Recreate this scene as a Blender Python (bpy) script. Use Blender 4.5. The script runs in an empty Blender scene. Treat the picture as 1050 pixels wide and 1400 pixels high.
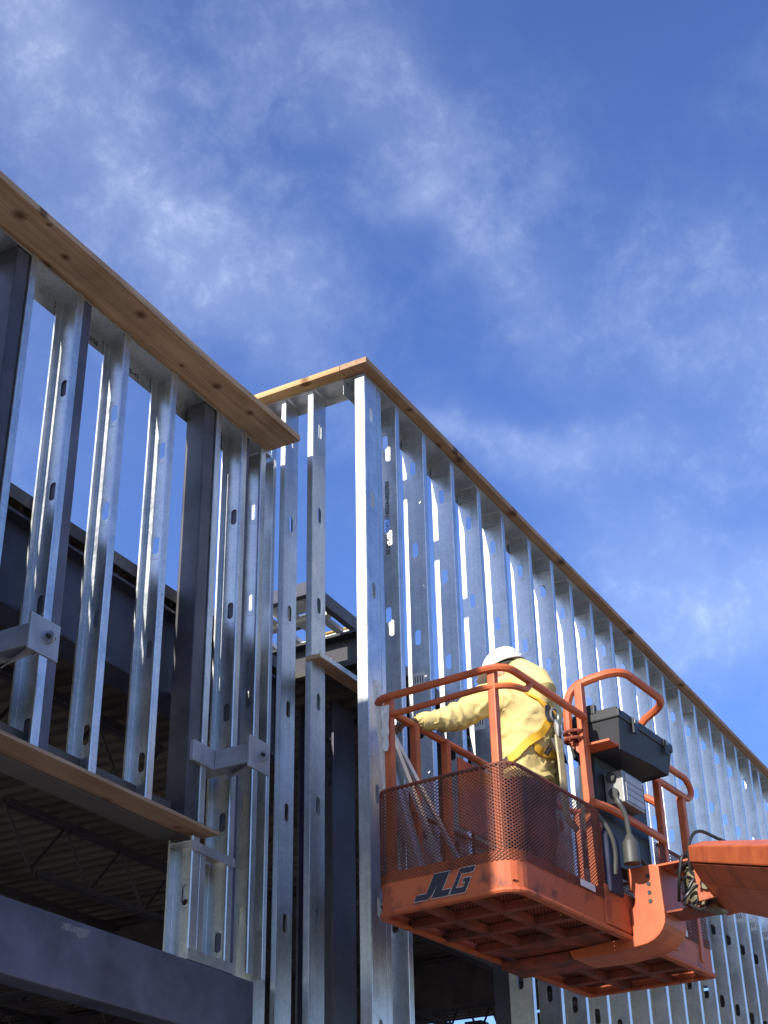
import bpy, bmesh, math, random
from mathutils import Vector, Matrix
random.seed(7)
sc = bpy.context.scene
COL = sc.collection
R = math.radians

# ------------------------------------------------------------ camera
cd = bpy.data.cameras.new('camera'); cam = bpy.data.objects.new('camera', cd); COL.objects.link(cam); sc.camera = cam
yaw, pitch, roll = R(28.592), R(30.018), R(-1.1546)
f = Vector((math.cos(yaw)*math.cos(pitch), math.sin(yaw)*math.cos(pitch), math.sin(pitch)))
r0 = Vector((math.sin(yaw), -math.cos(yaw), 0)); u0 = r0.cross(f)
rr = r0*math.cos(roll) + u0*math.sin(roll); uu = -r0*math.sin(roll) + u0*math.cos(roll)
cam.matrix_world = Matrix(((rr.x, uu.x, -f.x, 0), (rr.y, uu.y, -f.y, 0), (rr.z, uu.z, -f.z, 1.6), (0, 0, 0, 1)))
cd.sensor_fit = 'VERTICAL'; cd.sensor_height = 36; cd.lens = 2049/1400*36; cd.clip_end = 3000; cd.clip_start = .05

# ------------------------------------------------------------ sky, sun, exposure
SUN_AZ, SUN_EL = R(174.3), R(31)
sd = Vector((math.cos(SUN_AZ)*math.cos(SUN_EL), math.sin(SUN_AZ)*math.cos(SUN_EL), math.sin(SUN_EL)))
w = bpy.data.worlds.new('World'); sc.world = w; w.use_nodes = True
nt = w.node_tree; N = nt.nodes; Lk = nt.links
def nd(t, **k):
    n = N.new(t)
    for a, b in k.items(): setattr(n, a, b)
    return n
bg = N['Background']; bg.inputs[1].default_value = .13
sky = nd('ShaderNodeTexSky', sky_type='NISHITA', sun_disc=False, sun_elevation=SUN_EL, sun_rotation=R(90)-SUN_AZ)
sky.ozone_density = 4.0; sky.air_density = 1.0; sky.dust_density = .4; sky.altitude = 200
hs = nd('ShaderNodeHueSaturation'); hs.inputs['Saturation'].default_value = 1.22; hs.inputs['Hue'].default_value = .518
Lk.new(sky.outputs[0], hs.inputs['Color'])
tc = nd('ShaderNodeTexCoord')
# cirrus patches: direction, along, across (inverse angular size), density
CLOUDS = [
    ((0.5256, 0.5003, 0.6881), (6.085, -1.695, -3.415), (-1.355, 14.956, -9.838), 0.42),
    ((0.6088, 0.3389, 0.7173), (6.26, -4.039, -3.405), (4.316, 16.252, -11.342), 0.34),
    ((0.669, 0.3273, 0.6673), (10.599, -25.765, 2.01), (44.629, 14.32, -51.764), 0.42),
    ((0.6153, 0.4676, 0.6346), (9.973, -9.353, -2.779), (9.272, 16.077, -20.838), 0.34),
    ((0.8663, 0.2372, 0.4397), (1.827, -8.49, 0.98), (9.517, -0.11, -18.692), 0.62),
    ((0.8118, 0.2716, 0.5169), (4.356, -15.295, 1.193), (23.774, 3.706, -39.288), 0.34),
    ((0.7331, 0.2813, 0.6192), (8.32, -3.086, -8.448), (-1.585, 38.574, -15.651), 0.24),
    ((0.8004, 0.173, 0.5739), (5.631, -6.853, -5.787), (4.887, 13.106, -10.766), 0.26),
    ((0.4652, 0.4961, 0.7331), (15.72, -8.74, -4.061), (8.785, 26.828, -23.729), 0.34),
    ((0.7819, 0.334, 0.5264), (6.453, -8.424, -4.239), (10.867, 24.161, -31.47), 0.28),
    ((0.6586, 0.4636, 0.5927), (9.094, -8.556, -3.413), (9.304, 20.368, -26.269), 0.25),
    ((0.4096, 0.6805, 0.6076), (3.911, -2.358, 0.004), (2.393, 3.958, -6.045), 0.34),
    ((0.8077, -0.0456, 0.5878), (-0.157, -5.754, -0.23), (6.785, 0.186, -9.309), 0.4),
]
CLOUDS.append(((-.93, .12, .35), (.15, 1.05, 0), (.4, 0, 1.5), .95))     # unseen bright cloud veil, added sunward to whiten the reflections in the studs
def noise_(scale, detail, rough, dist, lo, hi, off, stretch=(1, 1, 1)):
    mp = nd('ShaderNodeMapping'); mp.inputs['Location'].default_value = (off, off*.4, -off); mp.inputs['Scale'].default_value = stretch
    Lk.new(tc.outputs['Generated'], mp.inputs[0])
    no = nd('ShaderNodeTexNoise'); no.inputs['Scale'].default_value = scale; no.inputs['Detail'].default_value = detail; no.inputs['Roughness'].default_value = rough; no.inputs['Distortion'].default_value = dist
    Lk.new(mp.outputs[0], no.inputs['Vector'])
    mr = nd('ShaderNodeMapRange', interpolation_type='SMOOTHSTEP'); mr.inputs[1].default_value = lo; mr.inputs[2].default_value = hi
    Lk.new(no.outputs[0], mr.inputs[0]); return mr.outputs[0]
def mul(a, b):
    m = nd('ShaderNodeMath', operation='MULTIPLY')
    for i, v in enumerate((a, b)):
        if isinstance(v, (int, float)): m.inputs[i].default_value = v
        else: Lk.new(v, m.inputs[i])
    return m.outputs[0]
def add_(a, b):
    m = nd('ShaderNodeMath', operation='ADD', use_clamp=True); Lk.new(a, m.inputs[0]); Lk.new(b, m.inputs[1]); return m.outputs[0]
wob = nd('ShaderNodeTexNoise'); wob.inputs['Scale'].default_value = 7; wob.inputs['Detail'].default_value = 4
Lk.new(tc.outputs['Generated'], wob.inputs['Vector'])
wv = nd('ShaderNodeVectorMath', operation='MULTIPLY_ADD'); Lk.new(wob.outputs['Color'], wv.inputs[0]); wv.inputs[1].default_value = (.16, .16, .16); Lk.new(tc.outputs['Generated'], wv.inputs[2])
wv2 = nd('ShaderNodeVectorMath', operation='SUBTRACT'); Lk.new(wv.outputs[0], wv2.inputs[0]); wv2.inputs[1].default_value = (.08, .08, .08)
cover = None
for d, t, q, sden in CLOUDS:
    sb = nd('ShaderNodeVectorMath', operation='SUBTRACT'); Lk.new(wv2.outputs[0], sb.inputs[0]); sb.inputs[1].default_value = d
    sq_ = []
    for ax_ in (t, q, tuple(2.5*c for c in d)):
        dt = nd('ShaderNodeVectorMath', operation='DOT_PRODUCT'); Lk.new(sb.outputs[0], dt.inputs[0]); dt.inputs[1].default_value = ax_
        sq_.append(mul(dt.outputs['Value'], dt.outputs['Value']))
    sm = nd('ShaderNodeMath', operation='ADD'); Lk.new(sq_[0], sm.inputs[0]); Lk.new(sq_[1], sm.inputs[1])
    sm2 = nd('ShaderNodeMath', operation='ADD'); Lk.new(sm.outputs[0], sm2.inputs[0]); Lk.new(sq_[2], sm2.inputs[1])
    ng = mul(sm2.outputs[0], -1.0)
    ex = nd('ShaderNodeMath', operation='EXPONENT'); Lk.new(ng, ex.inputs[0])
    mk = mul(ex.outputs[0], sden)
    cover = mk if cover is None else add_(cover, mk)
n1 = noise_(21, 12, .66, .22, .36, .74, 3.1)
n2 = noise_(60, 9, .62, .3, .40, .74, 7.7, (1, 1, 1.3))
n3 = noise_(4, 5, .55, .3, .42, .75, 1.9)
wis = mul(cover, mul(n1, .085)); rip = mul(mul(cover, n1), mul(n2, .25)); soft = mul(cover, .20); base = mul(mul(n3, n1), .10)
hz_ = nd('ShaderNodeValue'); hz_.outputs[0].default_value = .025       # thin even cirrus veil
cl = add_(add_(add_(wis, rip), add_(soft, base)), hz_.outputs[0])
mixc = nd('ShaderNodeMix', data_type='RGBA'); mixc.inputs['B'].default_value = (7.0, 7.9, 9.2, 1)
Lk.new(cl, mixc.inputs['Factor']); Lk.new(hs.outputs[0], mixc.inputs['A'])
Lk.new(mixc.outputs['Result'], bg.inputs[0])

sl = bpy.data.lights.new('sun', 'SUN'); sl.energy = 4.2; sl.angle = R(.53); sl.color = (1, .93, .82)
so = bpy.data.objects.new('sun', sl); COL.objects.link(so); so.rotation_euler = sd.to_track_quat('Z', 'Y').to_euler()
sc.view_settings.view_transform = 'Standard'; sc.view_settings.look = 'None'; sc.view_settings.exposure = 0.72; sc.view_settings.gamma = 1
sc.cycles.max_bounces = 8; sc.cycles.diffuse_bounces = 4; sc.cycles.glossy_bounces = 4

# ------------------------------------------------------------ materials
def mat(name, col, rough=.5, metal=0., var=.0, vscale=6, bump=0., bscale=40, col2=None, stretch=None, spec=.5, rvar=.0, lo=.35, hi=.65, detail=5):
    m = bpy.data.materials.new(name); m.use_nodes = True; t = m.node_tree; n = t.nodes; l = t.links
    b = n['Principled BSDF']; b.inputs['Roughness'].default_value = rough; b.inputs['Metallic'].default_value = metal
    b.inputs['Specular IOR Level'].default_value = spec
    b.inputs['Base Color'].default_value = (*col, 1)
    if var or col2 or rvar or bump:
        c = n.new('ShaderNodeTexCoord'); mp = n.new('ShaderNodeMapping'); l.new(c.outputs['Object'], mp.inputs[0])
        if stretch: mp.inputs['Scale'].default_value = stretch
    if var or col2:
        no = n.new('ShaderNodeTexNoise'); no.inputs['Scale'].default_value = vscale; no.inputs['Detail'].default_value = detail; no.inputs['Roughness'].default_value = .6
        l.new(mp.outputs[0], no.inputs['Vector'])
        mr = n.new('ShaderNodeMapRange'); mr.inputs[1].default_value = lo; mr.inputs[2].default_value = hi; l.new(no.outputs[0], mr.inputs[0])
        mi = n.new('ShaderNodeMix'); mi.data_type = 'RGBA'; l.new(mr.outputs[0], mi.inputs['Factor'])
        c2 = col2 or tuple(min(1, x*(1+var)) for x in col); c1 = col if col2 else tuple(x*(1-var) for x in col)
        mi.inputs['A'].default_value = (*c1, 1); mi.inputs['B'].default_value = (*c2, 1); l.new(mi.outputs['Result'], b.inputs['Base Color'])
        if rvar:
            m2 = n.new('ShaderNodeMapRange'); m2.inputs[3].default_value = rough-rvar; m2.inputs[4].default_value = rough+rvar; l.new(no.outputs[0], m2.inputs[0]); l.new(m2.outputs[0], b.inputs['Roughness'])
    if bump:
        nb = n.new('ShaderNodeTexNoise'); nb.inputs['Scale'].default_value = bscale; nb.inputs['Detail'].default_value = 4; l.new(mp.outputs[0], nb.inputs['Vector'])
        bp = n.new('ShaderNodeBump'); bp.inputs['Strength'].default_value = bump; bp.inputs['Distance'].default_value = .01; l.new(nb.outputs[0], bp.inputs['Height']); l.new(bp.outputs[0], b.inputs['Normal'])
    return m
def galv_mat(name, a, b_, rough):
    m = bpy.data.materials.new(name); m.use_nodes = True; t = m.node_tree; n = t.nodes; l = t.links
    b = n['Principled BSDF']; b.inputs['Metallic'].default_value = .88
    c = n.new('ShaderNodeTexCoord'); oi = n.new('ShaderNodeObjectInfo')
    va = n.new('ShaderNodeVectorMath'); va.operation = 'ADD'; l.new(c.outputs['Object'], va.inputs[0])
    sca = n.new('ShaderNodeVectorMath'); sca.operation = 'SCALE'; cx = n.new('ShaderNodeCombineXYZ')
    for i in range(3): l.new(oi.outputs['Random'], cx.inputs[i])
    l.new(cx.outputs[0], sca.inputs[0]); sca.inputs['Scale'].default_value = 37; l.new(sca.outputs[0], va.inputs[1])
    vo = n.new('ShaderNodeTexVoronoi'); vo.inputs['Scale'].default_value = 70; l.new(va.outputs[0], vo.inputs['Vector'])
    no = n.new('ShaderNodeTexNoise'); no.inputs['Scale'].default_value = 5; no.inputs['Detail'].default_value = 7; no.inputs['Roughness'].default_value = .65; l.new(va.outputs[0], no.inputs['Vector'])
    mp = n.new('ShaderNodeMapping'); mp.inputs['Scale'].default_value = (60, 60, 1.2); l.new(va.outputs[0], mp.inputs[0])
    st = n.new('ShaderNodeTexNoise'); st.inputs['Scale'].default_value = 1; st.inputs['Detail'].default_value = 3; l.new(mp.outputs[0], st.inputs['Vector'])
    s1 = n.new('ShaderNodeMath'); s1.operation = 'MULTIPLY_ADD'; l.new(vo.outputs['Color'], s1.inputs[0]); s1.inputs[1].default_value = .25; l.new(no.outputs[0], s1.inputs[2])
    s2 = n.new('ShaderNodeMath'); s2.operation = 'MULTIPLY_ADD'; l.new(st.outputs[0], s2.inputs[0]); s2.inputs[1].default_value = .45; l.new(s1.outputs[0], s2.inputs[2])
    mr = n.new('ShaderNodeMapRange'); mr.inputs[1].default_value = .50; mr.inputs[2].default_value = 1.10; l.new(s2.outputs[0], mr.inputs[0])
    mi = n.new('ShaderNodeMix'); mi.data_type = 'RGBA'; mi.inputs['A'].default_value = (*a, 1); mi.inputs['B'].default_value = (*b_, 1); l.new(mr.outputs[0], mi.inputs['Factor']); l.new(mi.outputs['Result'], b.inputs['Base Color'])
    rm = n.new('ShaderNodeMapRange'); rm.inputs[1].default_value = .4; rm.inputs[2].default_value = 1.2; rm.inputs[3].default_value = rough-.09; rm.inputs[4].default_value = rough+.12; l.new(s2.outputs[0], rm.inputs[0]); l.new(rm.outputs[0], b.inputs['Roughness'])
    bp = n.new('ShaderNodeBump'); bp.inputs['Strength'].default_value = .10; bp.inputs['Distance'].default_value = .004; l.new(no.outputs[0], bp.inputs['Height']); l.new(bp.outputs[0], b.inputs['Normal'])
    return m
def wood_mat(name, a, b_, knot, ax=0, spots=()):
    m = bpy.data.materials.new(name); m.use_nodes = True; t = m.node_tree; n = t.nodes; l = t.links
    b = n['Principled BSDF']; b.inputs['Roughness'].default_value = .75; b.inputs['Specular IOR Level'].default_value = .25
    c = n.new('ShaderNodeTexCoord'); mp = n.new('ShaderNodeMapping'); l.new(c.outputs['Object'], mp.inputs[0])
    s = [45, 45, 45]; s[ax] = 1.6; mp.inputs['Scale'].default_value = s
    no = n.new('ShaderNodeTexNoise'); no.inputs['Scale'].default_value = 1; no.inputs['Detail'].default_value = 6; no.inputs['Distortion'].default_value = .8; l.new(mp.outputs[0], no.inputs['Vector'])
    n2 = n.new('ShaderNodeTexNoise'); n2.inputs['Scale'].default_value = 3; n2.inputs['Detail'].default_value = 3; l.new(c.outputs['Object'], n2.inputs['Vector'])
    su = n.new('ShaderNodeMath'); su.operation = 'MULTIPLY_ADD'; l.new(n2.outputs[0], su.inputs[0]); su.inputs[1].default_value = .7; l.new(no.outputs[0], su.inputs[2])
    mr = n.new('ShaderNodeMapRange'); mr.inputs[1].default_value = .62; mr.inputs[2].default_value = 1.05; l.new(su.outputs[0], mr.inputs[0])
    mi = n.new('ShaderNodeMix'); mi.data_type = 'RGBA'; mi.inputs['A'].default_value = (*a, 1); mi.inputs['B'].default_value = (*b_, 1); l.new(mr.outputs[0], mi.inputs['Factor'])
    mk = n.new('ShaderNodeMapping'); sk = [3.2, 3.2, 3.2]; sk[ax] = 2.1; mk.inputs['Scale'].default_value = sk; mk.inputs['Location'].default_value = (.3, .1, .2); l.new(c.outputs['Object'], mk.inputs[0])
    vo = n.new('ShaderNodeTexVoronoi'); vo.voronoi_dimensions = '2D'; vo.inputs['Scale'].default_value = .85; vo.inputs['Randomness'].default_value = 1; l.new(mk.outputs[0], vo.inputs['Vector'])
    kr = n.new('ShaderNodeMapRange'); kr.inputs[1].default_value = .045; kr.inputs[2].default_value = .085; kr.inputs[3].default_value = .85; kr.inputs[4].default_value = 0; l.new(vo.outputs['Distance'], kr.inputs[0])
    m3 = n.new('ShaderNodeMix'); m3.data_type = 'RGBA'; l.new(kr.outputs[0], m3.inputs['Factor']); l.new(mi.outputs['Result'], m3.inputs['A']); m3.inputs['B'].default_value = (*knot, 1)
    colour = m3.outputs['Result']
    for sx, sy, sz, sr in spots:                       # single knots with a dark core and a browner ring
        wn = n.new('ShaderNodeVectorMath'); wn.operation = 'MULTIPLY_ADD'; l.new(n2.outputs['Color'], wn.inputs[0]); wn.inputs[1].default_value = (.06, .03, .03); l.new(c.outputs['Object'], wn.inputs[2])
        sbv = n.new('ShaderNodeVectorMath'); sbv.operation = 'SUBTRACT'; l.new(wn.outputs[0], sbv.inputs[0]); sbv.inputs[1].default_value = (sx+.03, sy+.015, sz+.015)
        scv = n.new('ShaderNodeVectorMath'); scv.operation = 'MULTIPLY'; l.new(sbv.outputs[0], scv.inputs[0]); scv.inputs[1].default_value = (.75, 1, .6)
        ln = n.new('ShaderNodeVectorMath'); ln.operation = 'LENGTH'; l.new(scv.outputs[0], ln.inputs[0])
        kk = n.new('ShaderNodeMapRange'); kk.inputs[1].default_value = sr*.35; kk.inputs[2].default_value = sr*1.5; kk.inputs[3].default_value = .9; kk.inputs[4].default_value = 0; l.new(ln.outputs['Value'], kk.inputs[0])
        mq = n.new('ShaderNodeMix'); mq.data_type = 'RGBA'; l.new(kk.outputs[0], mq.inputs['Factor']); l.new(colour, mq.inputs['A']); mq.inputs['B'].default_value = (*knot, 1); colour = mq.outputs['Result']
    l.new(colour, b.inputs['Base Color'])
    bp = n.new('ShaderNodeBump'); bp.inputs['Strength'].default_value = .25; bp.inputs['Distance'].default_value = .003; l.new(no.outputs[0], bp.inputs['Height']); l.new(bp.outputs[0], b.inputs['Normal'])
    return m
M = dict(
    galv=galv_mat('galvanized', (.40, .43, .45), (.70, .725, .735), .36),
    galv_dull=galv_mat('galvanized_dull', (.36, .38, .38), (.5, .52, .52), .5),
    wood_x=wood_mat('board_x', (.28, .17, .10), (.54, .36, .22), (.10, .045, .02), 0),
    wood_left=wood_mat('board_left', (.30, .19, .11), (.56, .38, .235), (.10, .045, .02), 0, [(4.056, 4.187, 6.513, .028), (4.411, 4.20, 6.513, .022), (4.973, 4.155, 6.513, .026), (5.464, 4.238, 6.513, .014), (5.718, 4.187, 6.513, .024), (6.052, 4.18, 6.513, .02), (4.18, 4.11, 6.513, .012)]),
    wood_right=wood_mat('board_right', (.25, .145, .085), (.47, .30, .18), (.09, .04, .02), 0, [(7.8, 3.665, 6.972, .03), (8.65, 3.665, 6.972, .034), (9.53, 3.665, 6.972, .036), (10.98, 3.665, 6.972, .035), (7.11, 3.67, 6.972, .02)]),
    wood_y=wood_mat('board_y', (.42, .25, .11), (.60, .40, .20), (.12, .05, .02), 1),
    ply=wood_mat('plywood', (.27, .18, .115), (.40, .28, .19), (.2, .1, .06), 0),
    primer=mat('primer_steel', (.082, .083, .122), .5, 0, .38, 3.5, .1, 60),
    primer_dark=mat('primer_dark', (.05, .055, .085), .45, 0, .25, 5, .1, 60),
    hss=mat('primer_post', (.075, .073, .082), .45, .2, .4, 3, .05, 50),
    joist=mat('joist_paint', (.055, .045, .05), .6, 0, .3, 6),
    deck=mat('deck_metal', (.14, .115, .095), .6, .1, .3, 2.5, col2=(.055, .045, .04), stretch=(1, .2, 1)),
    grey_paint=mat('bracket_paint', (.33, .35, .40), .5, .2, .15, 9, .05, 60),
    orange=mat('orange_paint', (.58, .135, .042), .5, 0, 0, 7, .06, 70, col2=(.40, .082, .03), lo=.4, hi=.7),
    orange_worn=mat('orange_worn', (.50, .112, .038), .6, 0, 0, 9, .1, 60, col2=(.15, .042, .024), lo=.52, hi=.72),
    meshp=mat('mesh_paint', (.24, .062, .03), .65, 0, 0, 5, .1, 60, col2=(.10, .034, .02)),
    rust=mat('rust_dark', (.29, .062, .026), .7, 0, 0, 9, .2, 60, col2=(.10, .03, .018), lo=.35, hi=.65),
    black=mat('black_plastic', (.022, .026, .03), .55, 0, .2, 8, .05, 90),
    toolgrey=mat('box_plastic', (.024, .028, .034), .62, 0, .15, 6, .05, 90),
    steelbox=mat('steel_box', (.27, .27, .26), .45, .5, .12, 10),
    white=mat('hat_white', (.82, .81, .78), .35, 0, .03, 9),
    label=mat('label_white', (.72, .71, .66), .6, 0, .15, 40),
    yellow=mat('yellow_shirt', (.72, .575, .235), .85, 0, .09, 4, .6, 13, spec=.2),
    strap=mat('yellow_strap', (.78, .43, .03), .6, 0, .1, 30),
    strapdark=mat('dark_strap', (.06, .05, .04), .7, 0, .2, 30),
    tan=mat('lanyard_web', (.55, .47, .30), .8, 0, .15, 30, .2, 60),
    pants=mat('dark_trousers', (.035, .035, .05), .85, 0, .4, 6, .4, 14),
    glove=mat('leather_glove', (.22, .09, .035), .7, 0, .3, 14, .3, 40),
    skin=mat('skin', (.50, .28, .19), .5, 0, .08, 14),
    hair=mat('dark_hair', (.03, .02, .015), .6),
    bootm=mat('boot_leather', (.07, .045, .03), .6, 0, .2, 12),
    navy=mat('navy_cloth', (.025, .03, .06), .9, 0, .3, 9, .4, 20),
    hose=mat('black_hose', (.02, .02, .022), .45),
    cable=mat('grey_cable', (.06, .062, .055), .5),
    olive=mat('olive_casting', (.16, .14, .09), .55, .2, .25, 12, .1, 40),
    logo=mat('logo_dark', (.022, .025, .04), .5, 0, .3, 22, col2=(.16, .06, .04), lo=.6, hi=.68),
    logo_edge=mat('logo_edge', (.55, .50, .46), .6, 0, 0, 40, col2=(.25, .12, .08), lo=.5, hi=.7),
    scuff=mat('scuff_paint', (.14, .14, .17), .6, 0, 0, 60, col2=(.22, .2, .19)),
    placard=mat('placard', (.40, .40, .40), .5, 0, .1, 30),
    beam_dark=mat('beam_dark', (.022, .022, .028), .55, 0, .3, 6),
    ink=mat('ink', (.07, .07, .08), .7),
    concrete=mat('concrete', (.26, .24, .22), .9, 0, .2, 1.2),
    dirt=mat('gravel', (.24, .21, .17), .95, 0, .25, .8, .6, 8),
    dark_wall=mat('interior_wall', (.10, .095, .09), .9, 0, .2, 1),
    trackw=mat('white_panel', (.80, .80, .77), .55, .1, .15, 8),
    ochre=mat('ochre_panel', (.45, .30, .06), .7, 0, .3, 8),
    leather=mat('orange_bag', (.5, .1, .03), .6),
)

# ------------------------------------------------------------ mesh helpers
class MB:
    def __init__(s): s.v = []; s.f = []; s.mi = []
    def quad(s, *p, m=0):
        i = len(s.v); s.v += [tuple(q) for q in p]; s.f.append(tuple(range(i, i+len(p)))); s.mi.append(m); return s
    def box(s, x0, x1, y0, y1, z0, z1, m=0):
        i = len(s.v)
        s.v += [(x0,y0,z0),(x1,y0,z0),(x1,y1,z0),(x0,y1,z0),(x0,y0,z1),(x1,y0,z1),(x1,y1,z1),(x0,y1,z1)]
        for q in ((0,3,2,1),(4,5,6,7),(0,1,5,4),(1,2,6,5),(2,3,7,6),(3,0,4,7)): s.f.append(tuple(i+k for k in q)); s.mi.append(m)
        return s
    def prism(s, poly, d, m=0):
        """poly: list of 3D points (planar), d: extrusion vector"""
        n = len(poly); i = len(s.v); d = Vector(d)
        s.v += [tuple(p) for p in poly] + [tuple(Vector(p)+d) for p in poly]
        s.f.append(tuple(range(i+n-1, i-1, -1))); s.f.append(tuple(range(i+n, i+2*n))); s.mi += [m, m]
        for k in range(n):
            j = (k+1) % n; s.f.append((i+k, i+j, i+n+j, i+n+k)); s.mi.append(m)
        return s
    def bar(s, a, b, w, h, up=(0, 0, 1), m=0):
        a = Vector(a); b = Vector(b); t = (b-a).normalized(); u = Vector(up)
        if abs(t.dot(u)) > .99: u = Vector((1, 0, 0))
        sd_ = t.cross(u).normalized(); u = sd_.cross(t)
        p = [a+sd_*(w/2)*sx+u*(h/2)*sy for sx, sy in ((-1,-1),(1,-1),(1,1),(-1,1))]
        return s.prism(p, b-a, m)
    def tube(s, pts, r, n=8, m=0, closed=False, radii=None):
        pts = [Vector(p) for p in pts]; k = len(pts); i0 = len(s.v); prev = None
        for a in range(k):
            if closed: t = pts[(a+1) % k]-pts[a-1]
            else: t = pts[min(a+1, k-1)]-pts[max(a-1, 0)]
            t.normalize()
            if prev is None:
                q = Vector((0, 0, 1)) if abs(t.z) < .9 else Vector((1, 0, 0)); u = t.cross(q).normalized()
            else:
                u = prev-t*prev.dot(t)
                u = u.normalized() if u.length > 1e-6 else t.orthogonal().normalized()
            prev = u; v = t.cross(u); ra = radii[a] if radii else r
            for j in range(n):
                an = 2*math.pi*j/n; s.v.append(tuple(pts[a]+(u*math.cos(an)+v*math.sin(an))*ra))
        for a in range(k if closed else k-1):
            b = (a+1) % k
            for j in range(n):
                j2 = (j+1) % n; s.f.append((i0+a*n+j, i0+a*n+j2, i0+b*n+j2, i0+b*n+j)); s.mi.append(m)
        if not closed:
            s.f.append(tuple(i0+j for j in range(n-1, -1, -1))); s.f.append(tuple(i0+(k-1)*n+j for j in range(n))); s.mi += [m, m]
        return s
    def strand(s, p, q, e, t):
        """flat strand from p to q, half width e, half thickness t (vectors)"""
        P, Q, e, t = Vector(p), Vector(q), Vector(e), Vector(t); i = len(s.v)
        for X in (P, Q):
            for a, b in ((-1,-1),(1,-1),(1,1),(-1,1)): s.v.append(tuple(X+e*a+t*b))
        for k in range(4): j = (k+1) % 4; s.f.append((i+k, i+j, i+4+j, i+4+k)); s.mi.append(0)
    def build(s, name, mats, parent=None, smooth=False, bevel=0, solid=0, loc=None):
        me = bpy.data.meshes.new(name); me.from_pydata(s.v, [], s.f)
        for x in (mats if isinstance(mats, (list, tuple)) else [mats]): me.materials.append(M[x])
        me.polygons.foreach_set('material_index', s.mi); me.update()
        if bevel or solid:
            bm = bmesh.new(); bm.from_mesh(me)
            bmesh.ops.remove_doubles(bm, verts=bm.verts, dist=1e-5)
            if solid: bmesh.ops.solidify(bm, geom=bm.faces[:], thickness=solid)
            if bevel:
                eds = [e for e in bm.edges if len(e.link_faces) == 2 and e.calc_face_angle(0) > .5]
                bmesh.ops.bevel(bm, geom=eds, offset=bevel, segments=2, affect='EDGES', profile=.6, clamp_overlap=True)
            bm.to_mesh(me); bm.free()
        if smooth:
            for p in me.polygons: p.use_smooth = True
            try: me.set_sharp_from_angle(angle=R(38))
            except Exception: pass
        o = bpy.data.objects.new(name, me); COL.objects.link(o)
        if parent: o.parent = parent
        if loc: o.location = loc
        return o
def rnd(pts, r, n=5, closed=False):
    """round the corners of a polyline"""
    pts = [Vector(p) for p in pts]; out = []; k = len(pts)
    for i in range(k):
        if not closed and i in (0, k-1): out.append(pts[i]); continue
        a, b, c = pts[i-1], pts[i], pts[(i+1) % k]; d1 = (a-b); d2 = (c-b)
        q = min(r, d1.length*.49, d2.length*.49); p1 = b+d1.normalized()*q; p2 = b+d2.normalized()*q
        for j in range(n+1):
            t = j/n; out.append(p1*(1-t)**2+b*2*t*(1-t)+p2*t*t)
    return out
def tag(o, label=None, cat=None, group=None, kind=None):
    if label: o['label'] = label
    if cat: o['category'] = cat
    if group: o['group'] = group
    if kind: o['kind'] = kind
    return o
def empty(name, loc=(0, 0, 0), rz=0):
    o = bpy.data.objects.new(name, None); COL.objects.link(o); o.location = loc; o.rotation_euler = (0, 0, rz); o.empty_display_size = .1; return o
def text(name, body, size, m, parent, mw, extrude=.0008, shear=0):
    cu = bpy.data.curves.new(name, 'FONT'); cu.body = body; cu.size = size; cu.extrude = extrude; cu.shear = shear
    t = bpy.data.objects.new(name, cu); COL.objects.link(t)
    dg = bpy.context.evaluated_depsgraph_get(); me = bpy.data.meshes.new_from_object(t.evaluated_get(dg))
    bpy.data.objects.remove(t); me.materials.clear(); me.materials.append(M[m])
    me.transform(mw); o = bpy.data.objects.new(name, me); COL.objects.link(o); o.parent = parent; return o
def frame(o, x, y, z):
    x, y, z = Vector(x).normalized(), Vector(y).normalized(), Vector(z).normalized()
    return Matrix(((x.x, y.x, z.x, o[0]), (x.y, y.y, z.y, o[1]), (x.z, y.z, z.z, o[2]), (0, 0, 0, 1)))

# ------------------------------------------------------------ ground
g = MB(); g.quad((-400,-400,0),(500,-400,0),(500,500,0),(-400,500,0)); tag(g.build('ground', 'dirt'), kind='structure')
g = MB(); g.box(-6, 16.4, 4.6, 24, -.2, .012); tag(g.build('floor_slab', 'concrete'), kind='structure')

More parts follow.
